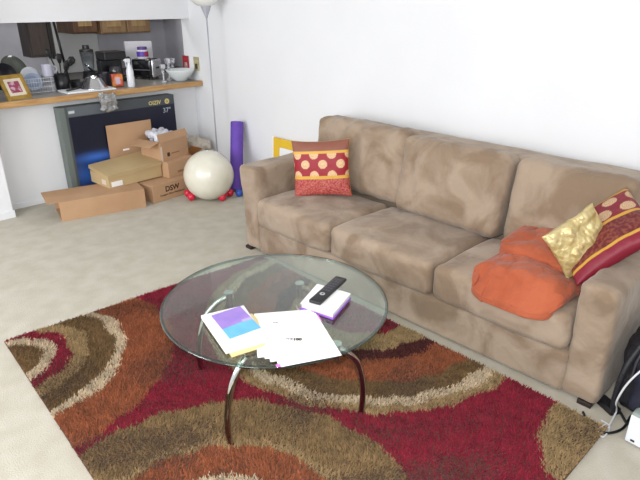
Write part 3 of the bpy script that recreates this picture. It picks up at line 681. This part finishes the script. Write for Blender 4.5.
# gold photo frame
ph = thing('photo_frame', 'small gold photo frame with a red and white picture on the counter', 'frame', (1.47, 4.83, CZ+.001), math.radians(14))
def lf(bm): bm.transform(Matrix.Rotation(math.radians(-26), 4, 'X')); return bm
b = box(-.10, -.07, 0, .014, 0, .20, .002); box(.07, .10, 0, .014, 0, .20, .002, bm=b); box(-.07, .07, 0, .014, 0, .032, .002, bm=b); box(-.07, .07, 0, .014, .168, .20, .002, bm=b)
obj('frame', lf(b), M_GOLD, ph)
obj('mat_board', lf(box(-.07, .07, .004, .010, .032, .168)), mat('cream_mat', (228, 216, 196), .7), ph)
obj('picture', lf(box(-.045, .045, .002, .004, .055, .145)), mat('picture_pink', (150, 60, 84), .4, rgb2=(210, 170, 190), scale=26, lo=.48, hi=.56), ph)
# dish rack with dishes
dr = thing('dish_rack', 'white wire dish rack on the counter right of the gold photo frame', 'rack', (1.68, 5.12, CZ+.001))
b = None
for z_ in (.01, .05, .09, .12):
    b = tube([(-.13, -.10, z_), (.13, -.10, z_), (.13, .12, z_), (-.13, .12, z_), (-.13, -.10, z_)], .0025, b, 6)
for k in range(14):
    x = -.13+.02*k; b = tube([(x, -.10, .0), (x, -.10, .12)], .0018, b, 5); b = tube([(x, .12, .0), (x, .12, .12)], .0018, b, 5)
    b = tube([(x, -.10, .01), (x, .12, .01)], .0018, b, 5)
for k in range(11):
    y = -.10+.022*k; b = tube([(-.13, y, 0), (-.13, y, .12)], .0018, b, 5); b = tube([(.13, y, 0), (.13, y, .12)], .0018, b, 5)
obj('wire_basket', b, mat('white_wire', (205, 208, 215), .4), dr)
def plate(name, lab, cat, at, r, tilt, rz, m, deep=.02, grp=None):
    b = lathe([(0, 0), (r*.5, .002), (r*.7, deep*.5), (r, deep), (r, deep+.004), (r*.68, deep*.5+.005), (r*.48, .006), (0, .005)], n=36)
    b.transform(Matrix.Rotation(rz, 4, 'Z') @ Matrix.Rotation(tilt, 4, 'X'))
    o = obj(name, b, m, None, smooth=True, loc=at); return tag(o, lab, cat, grp)
M_CER = mat('white_ceramic', (214, 218, 226), .25)
R8 = math.radians
plate('plate', 'white plate standing upright in the dish rack', 'plate', (1.66, 5.13, CZ+.12), .085, R8(78), R8(10), M_CER)
plate('plate', 'pale blue bowl leaning in the dish rack in front of the white plate', 'bowl', (1.66, 5.07, CZ+.085), .07, R8(70), R8(-12), mat('blue_ceramic', (150, 164, 190), .3), .035)
plate('pot_lid', 'dark green rimmed pot lid leaning behind the dish rack', 'lid', (1.60, 5.30, CZ+.17), .12, R8(68), R8(20), mat('smoked_glass', (96, 100, 92), .2), .02)
plate('frying_pan', 'black frying pan standing at the far left behind the gold frame', 'pan', (1.50, 5.22, CZ+.125), .11, R8(72), R8(-35), mat('pan_black', (34, 34, 44), .3), .035)
mg = thing('mug', 'pale lilac mug upside down in the dish rack', 'mug', (1.80, 5.10, CZ+.125))
obj('cup', lathe([(0, .10), (.036, .10), (.042, .094), (.046, 0), (.042, 0), (.038, .09), (0, .094)], n=28), mat('lilac_ceramic', (190, 190, 208), .3), mg, smooth=True, auto=True)
obj('handle', tube(bez([(.043, 0, .075), (.075, 0, .07), (.078, 0, .035), (.045, 0, .02)], 6), .006, n=8), mat('lilac_ceramic'), mg, smooth=True)
# utensil crock
uc = obj('utensil_crock', lathe([(0, 0), (.05, 0), (.056, .01), (.06, .13), (.055, .13), (.05, .02), (0, .02)], n=28), mat('crock_black', (26, 26, 30), .3), None, smooth=True, loc=(1.915, 5.12, CZ+.001)); tag(uc, 'black crock holding dark cooking utensils on the counter', 'crock')
def utensil(lab, base, tip, head, grp='utensils in the black crock'):
    B = Vector(base); T_ = Vector(tip); t = thing('cooking_utensil', lab, 'utensil', B, 0, grp)
    obj('handle', tube([B, T_], .006, n=8), M_BLACK, t, world=True, smooth=True)
    d = (T_-B).normalized(); 
    b = lathe([(0, -.045), (.012, -.04), (.026*head, 0), (.022*head, .03), (0, .045)], n=16); b.transform(Matrix.Scale(.28, 4, (0, 1, 0)))
    q_ = Vector((0, 0, 1)).rotation_difference(d).to_matrix().to_4x4(); b.transform(Matrix.Translation(T_) @ q_); obj('head', b, M_BLACK, t, world=True, smooth=True)
cx, cy = 1.915, 5.12
utensil('tall black spatula leaning left in the crock', (cx+.01, cy, CZ+.03), (cx-.06, cy+.02, CZ+.30), .8)
utensil('black ladle standing upright in the crock', (cx, cy, CZ+.03), (cx+.01, cy, CZ+.26), 1.0)
utensil('black spoon leaning far right in the crock', (cx-.02, cy, CZ+.03), (cx+.10, cy-.02, CZ+.23), 1.3)
utensil('short black spoon leaning right in the crock', (cx-.01, cy-.01, CZ+.03), (cx+.055, cy-.01, CZ+.20), 1.0)
# tray, inverted steel bowl, pans
tr = obj('cutting_board', box(-.21, .21, -.115, .115, 0, .014, .005), mat('white_plastic', (228, 230, 234), .35), None, loc=(2.035, 4.905, CZ+.001)); tr.rotation_euler.z = R8(-1); tag(tr, 'white cutting board under the steel bowl at the counter edge', 'board')
sbw = thing('steel_bowl', 'shiny steel bowl turned upside down on the white cutting board', 'bowl', (2.10, 4.90, CZ+.0155))
obj('bowl', lathe([(.108, 0), (.112, .002), (.104, .008), (.062, .085), (.050, .093), (0, .095), (0, .091), (.048, .089), (.058, .083), (.10, .006)], n=40), M_CHROME, sbw, smooth=True)
obj('foot_ring', lathe([(.03, .093), (.033, .101), (.03, .103), (.027, .101), (.026, .093)], n=28), M_CHROME, sbw, smooth=True)
def pan(lab, at, rz, r, h_, handle, m=M_BLACK, tilt=0):
    t = thing('saucepan', lab, 'pan', at, rz)
    obj('pan_body', lathe([(0, 0), (r*.85, 0), (r*.95, .008), (r, h_), (r*.97, h_), (r*.9, .012), (0, .008)], n=32), m, t, smooth=True, auto=True)
    obj('handle', tube(bez([(r*.95, 0, h_*.8), (r+handle*.5, 0, h_*.9+handle*.25), (r+handle, 0, h_+handle*.45)], 5), .010, n=8), M_BLACK, t, smooth=True)
pan('black frying pan with its handle up, behind the white cutting board', (2.09, 5.14, CZ+.001), R8(165), .10, .06, .14)
pan('dark saucepan right of the steel bowl behind the board', (2.285, 5.10, CZ+.001), R8(110), .075, .11, .14, mat('pan_black', (34, 34, 44), .3))
kn = obj('knife', box(-.10, .10, -.012, .012, 0, .012, .003), M_BLACK, None, loc=(1.935, 4.93, CZ+.0155)); kn.rotation_euler.z = R8(35); tag(kn, 'black handled knife on the left end of the white cutting board', 'knife')
# blender jug
bl = thing('blender', 'black blender with a clear jug behind the steel bowl', 'blender', (2.245, 5.30, CZ+.001))
obj('base', lathe([(0, 0), (.07, 0), (.075, .02), (.055, .11), (.05, .115), (0, .115)], n=28), M_BLACK, bl, smooth=True, auto=True)
obj('jug', lathe([(.045, .116), (.062, .28), (.058, .28), (.041, .12)], n=28), glassmat('clear_glass', (.82, .84, .86, 1), ior=1.8), bl, smooth=True)
obj('lid', lathe([(0, .281), (.06, .281), (.06, .30), (.03, .31), (.028, .34), (0, .342)], n=28), M_BLACK, bl, smooth=True, auto=True)
# coffee maker
cm = thing('coffee_maker', 'black coffee maker behind the orange packet on the counter', 'coffee maker', (2.50, 5.36, CZ+.001))
obj('base', box(-.11, .11, -.09, .10, 0, .03, .006), M_BLACK, cm)
obj('column', box(-.11, .11, .02, .10, .031, .19, .006), M_BLACK, cm)
obj('head', box(-.11, .11, -.09, .10, .191, .27, .012), M_BLACK, cm)
obj('carafe', lathe([(0, .032), (.05, .032), (.062, .07), (.05, .13), (.045, .14), (0, .14)], n=24, at=(0, -.045, 0)), mat('carafe_glass', (64, 62, 66), .1, spec=.8), cm, smooth=True)
# orange packet
op = thing('snack_packet', 'orange and red packet with a pale label left of the white spray bottle', 'packet', (2.325, 4.93, CZ+.001), R8(-12))
obj('packet', put(soft((.048, .02, .055), .008, (10, 6, 12), wrinkle(.002, 30, 3)), 0, 0, .057), mat('orange_print', (216, 138, 60), .4, rgb2=(190, 76, 48), scale=18, lo=.45, hi=.55), op, smooth=True)
obj('label', box(-.022, .022, -.0235, -.021, .025, .085), mat('lilac_label', (206, 176, 196), .5), op)
# spray bottle
sp = thing('spray_bottle', 'white spray bottle standing at the counter edge', 'bottle', (2.42, 4.86, CZ+.001))
obj('bottle', lathe([(0, 0), (.030, 0), (.032, .006), (.031, .135), (.018, .18), (.013, .19), (.013, .208), (0, .208)], n=28), mat('white_bottle', (226, 228, 234), .3), sp, smooth=True, auto=True)
b = box(-.034, .014, -.011, .011, .209, .24, .004); box(-.030, -.024, -.006, .006, .175, .212, .002, bm=b); box(-.045, -.034, -.006, .006, .222, .235, .002, bm=b)
obj('trigger_head', b, mat('white_bottle'), sp)
o = obj('pepper_mill', lathe([(0, 0), (.026, 0), (.028, .01), (.02, .05), (.022, .12), (.016, .17), (.022, .20), (.024, .225), (.012, .245), (0, .247)], n=24), mat('dark_wood', (38, 26, 22), .5), None, smooth=True, loc=(2.485, 4.99, CZ+.001)); tag(o, 'tall dark pepper mill just behind the white spray bottle', 'mill')
# white canister box with purple label
wb = thing('white_carton', 'tall white carton standing behind the black toaster', 'carton', (2.86, 5.47, CZ+.001), R8(-20))
obj('body', box(-.14, .12, -.03, .05, 0, .335, .005), mat('white_carton_mat', (226, 226, 232), .5), wb)
jr = thing('supplement_tub', 'white tub with a purple and red label and purple lid above the toaster', 'tub', (2.79, 5.29, CZ+.190))
obj('tub', lathe([(0, 0), (.052, 0), (.055, .004), (.055, .075), (.05, .082), (0, .082)], n=32), mat('white_carton_mat'), jr, smooth=True, auto=True)
obj('lid', lathe([(0, .083), (.046, .083), (.046, .108), (0, .109)], n=32), mat('purple_lid', (90, 62, 140), .4), jr, smooth=True, auto=True)
def band(c0, c1, z0, z1, r, m, par, nm):
    b = bmesh.new(); v = []
    for k in range(13):
        a = c0+(c1-c0)*k/12; v.append((b.verts.new((r*math.cos(a), r*math.sin(a), z0)), b.verts.new((r*math.cos(a), r*math.sin(a), z1))))
    for a, c_ in zip(v, v[1:]): b.faces.new((a[0], c_[0], c_[1], a[1]))
    return obj(nm, b, m, par, smooth=True)
fa = math.atan2(-5.29, -2.79)
band(fa-1.5, fa+.35, .02, .068, .0556, mat('purple_label', (100, 66, 176), .4), jr, 'label')['label'] = 'purple side of the label'
band(fa+.35, fa+1.4, .02, .068, .0556, mat('red_label', (168, 40, 78), .4), jr, 'label')['label'] = 'red side of the label'
# toaster
to = thing('toaster', 'black toaster with chrome end panel on the counter', 'toaster', (2.80, 5.29, CZ+.001), R8(-60))
obj('body', box(-.105, .105, -.07, .10, .018, .188, .018, seg=4), mat('gloss_black', (24, 24, 28), .15, spec=.7), to, smooth=True, auto=True)
obj('end_panel', box(.106, .128, -.068, .098, .020, .185, .012, seg=3), mat('pale_chrome', (226, 226, 230), .2, .7), to, smooth=True, auto=True)
obj('slot', box(-.08, .08, -.03, -.01, .1882, .1892), M_DARK, to); obj('slot', box(-.08, .08, .03, .05, .1882, .1892), M_DARK, to)
obj('lever', box(.129, .144, -.01, .03, .10, .115, .003), M_BLACK, to)
obj('trim_strip', box(-.09, .09, -.0722, -.0705, .085, .092), mat('grey_trim', (120, 120, 126), .4), to)
for x in (-.08, .08):
    for y in (-.05, .07): obj('foot', lathe([(0, 0), (.012, 0), (.012, .019), (0, .019)], n=14, at=(x, y, 0)), M_BLACK, to)
# crystal candle holders
def crystal(x, y, h_, lab, r=.03):
    M_CRY = mat('crystal', (206, 208, 216), .06, spec=1, metal=.55)
    pr = [(0, 0), (r, 0), (r*.9, .008), (r*.3, .02), (r*.25, h_*.5), (r*.6, h_*.58), (r*.3, h_*.66), (r*.9, h_*.8), (r*1.0, h_), (r*.8, h_), (0, h_*.85)]
    o = obj('crystal_glass', lathe(pr, n=10), M_CRY, None, loc=(x, y, CZ+.001)); tag(o, lab, 'glass', 'cut crystal between toaster and bowl')
crystal(2.78, 4.92, .16, 'tall cut crystal goblet in front of the toaster', .03)
crystal(2.90, 5.02, .20, 'tallest cut crystal goblet behind the white bowl', .034)
crystal(2.99, 5.10, .19, 'cut crystal goblet furthest behind the white bowl', .034)
# white glass bowl
gb = obj('serving_bowl', lathe([(0, 0), (.05, 0), (.056, .006), (.10, .045), (.135, .095), (.138, .104), (.132, .104), (.094, .05), (.05, .012), (0, .01)], n=44), mat('milky_glass', (224, 230, 232), .12, spec=.8), None, smooth=True, loc=(2.955, 4.905, CZ+.001)); tag(gb, 'wide milky white bowl at the right end of the counter', 'bowl')
# two small pictures standing on the wall side
def card(name, lab, x, y, z0, w_, h_, c1, c2, cat='card'):
    t = thing(name, lab, cat, (x, y, z0))
    obj('board', box(-.006, .0, -w_/2, w_/2, 0, h_, .001), mat('card_'+lab[:6], c1, .5, rgb2=tuple(a*.8 for a in c1), scale=30), t)
    obj('motif', box(-.0075, -.0062, -w_/4, w_/4, h_*.12, h_*.5), mat('cardm_'+lab[:6], c2, .5, rgb2=tuple(a*.6 for a in c2), scale=70, lo=.45, hi=.55), t)
card('greeting_card', 'red picture tile on the side wall just right of the white bowl', 3.098, 5.015, .975, .105, .125, (176, 48, 58), (214, 180, 176), 'tile')
card('picture_tile', 'tan picture tile with a dark figure nearest the counter end', 3.098, 4.83, .975, .085, .125, (186, 176, 132), (70, 66, 50), 'tile')

# ------------------------------------------------------------------ right of the sofa: bag, cables, router
M_BAG = mat('black_nylon', (24, 23, 30), .55, bump=.5, bscale=50)
bg = thing('backpack', 'black nylon backpack slumped on the floor beside the right armrest', 'bag', (2.39, .30, 0))
def bagw(q, u, nn): 
    q = q + nn*.02*fbm(q, 7, 41); q.x += -.05*(q.z+.2)*0; return q + Vector((2.39, .30, .20))
obj('body', soft((.20, .20, .19), .09, (30, 30, 30), bagw), M_BAG, bg, world=True, smooth=True)
obj('front_pocket', soft((.045, .13, .11), .04, (10, 20, 16), lambda q, u, nn: q+nn*.01*fbm(q, 12, 42)+Vector((2.20, .30, .17))), mat('navy_nylon', (34, 36, 52), .5, bump=.4, bscale=50), bg, world=True, smooth=True)
obj('strap', tube(bez([(2.17, .47, .03), (2.15, .47, .12), (2.16, .46, .26), (2.24, .42, .39), (2.36, .36, .405)], 8), .011, n=8), M_BAG, bg, world=True, smooth=True)
obj('zip', tube(bez([(2.19, .44, .20), (2.195, .42, .33), (2.26, .30, .392), (2.195, .18, .33), (2.19, .14, .20)], 8), .005, n=6), mat('zip_grey', (70, 70, 78), .4), bg, world=True, smooth=True)
obj('carry_loop', tube(bez([(2.36, .34, .385), (2.34, .34, .42), (2.34, .27, .43), (2.36, .24, .385)], 8), .008, n=8), M_BAG, bg, world=True, smooth=True)
def cable(lab, pts, r, m, name='power_cable'):
    o = obj(name, tube(bez(pts, 10), r, n=8), m, None, world=True, smooth=True, loc=tuple(pts[0][:2])+(0,)); return tag(o, lab, 'cable')
G = lambda u, v, z_=.006: tuple(onz(u, v, z_))
M_WC = mat('white_cable', (215, 215, 220), .4)
cable('thin white cable curving over the black backpack', [G(608, 428), G(616, 412, .02), (2.13, .455, .12), (2.125, .42, .25), (2.17, .34, .385), (2.24, .26, .405)], .004, M_WC)
cable('black cable looping out from under the sofa around the adapter', [G(583, 412), G(590, 425), G(605, 433), G(622, 429), G(631, 416)], .0055, M_BLACK)
cable('black cable bundle between adapter and backpack', [G(603, 396), G(612, 402, .03), G(620, 412, .02), G(628, 424), G(634, 416, .02)], .006, M_BLACK)
cable('short white cable loop on the carpet by the rug corner', [G(601, 420), G(610, 427), G(603, 437), G(598, 430), G(606, 424, .012)], .003, M_WC)
ad = thing('power_adapter', 'black power adapter brick on the carpet by the sofa corner', 'adapter', G(607, 408, 0), R8(60))
obj('brick', box(-.05, .05, -.025, .025, 0, .032, .006), M_BLACK, ad)
obj('plug_prong', box(.05, .062, -.008, -.004, .012, .02), M_STEEL, ad); obj('plug_prong', box(.05, .062, .004, .008, .012, .02), M_STEEL, ad)
rt = thing('router', 'white and grey rounded network box on the carpet at the right edge', 'router', (2.155, .335, 0), R8(-4))
obj('shell', box(-.09, -.02, -.11, .045, 0, .135, .016, seg=4), mat('router_grey', (150, 160, 156), .4), rt, smooth=True, auto=True)
obj('face_plate', box(-.098, -.089, -.105, .040, .006, .130, .0042, seg=3), mat('router_white', (226, 230, 238), .3), rt, smooth=True, auto=True)
obj('socket', box(-.1, -.0975, .005, .02, .018, .026), M_BLACK, rt)
bm_ = lathe([(0, 0), (.012, 0), (.012, .002), (0, .002)], n=20, rot=Matrix.Rotation(-PI/2, 4, 'Y'), at=(-.0975, -.02, .065)); obj('logo_disc', bm_, mat('grey_disc', (120, 124, 134), .4), rt)
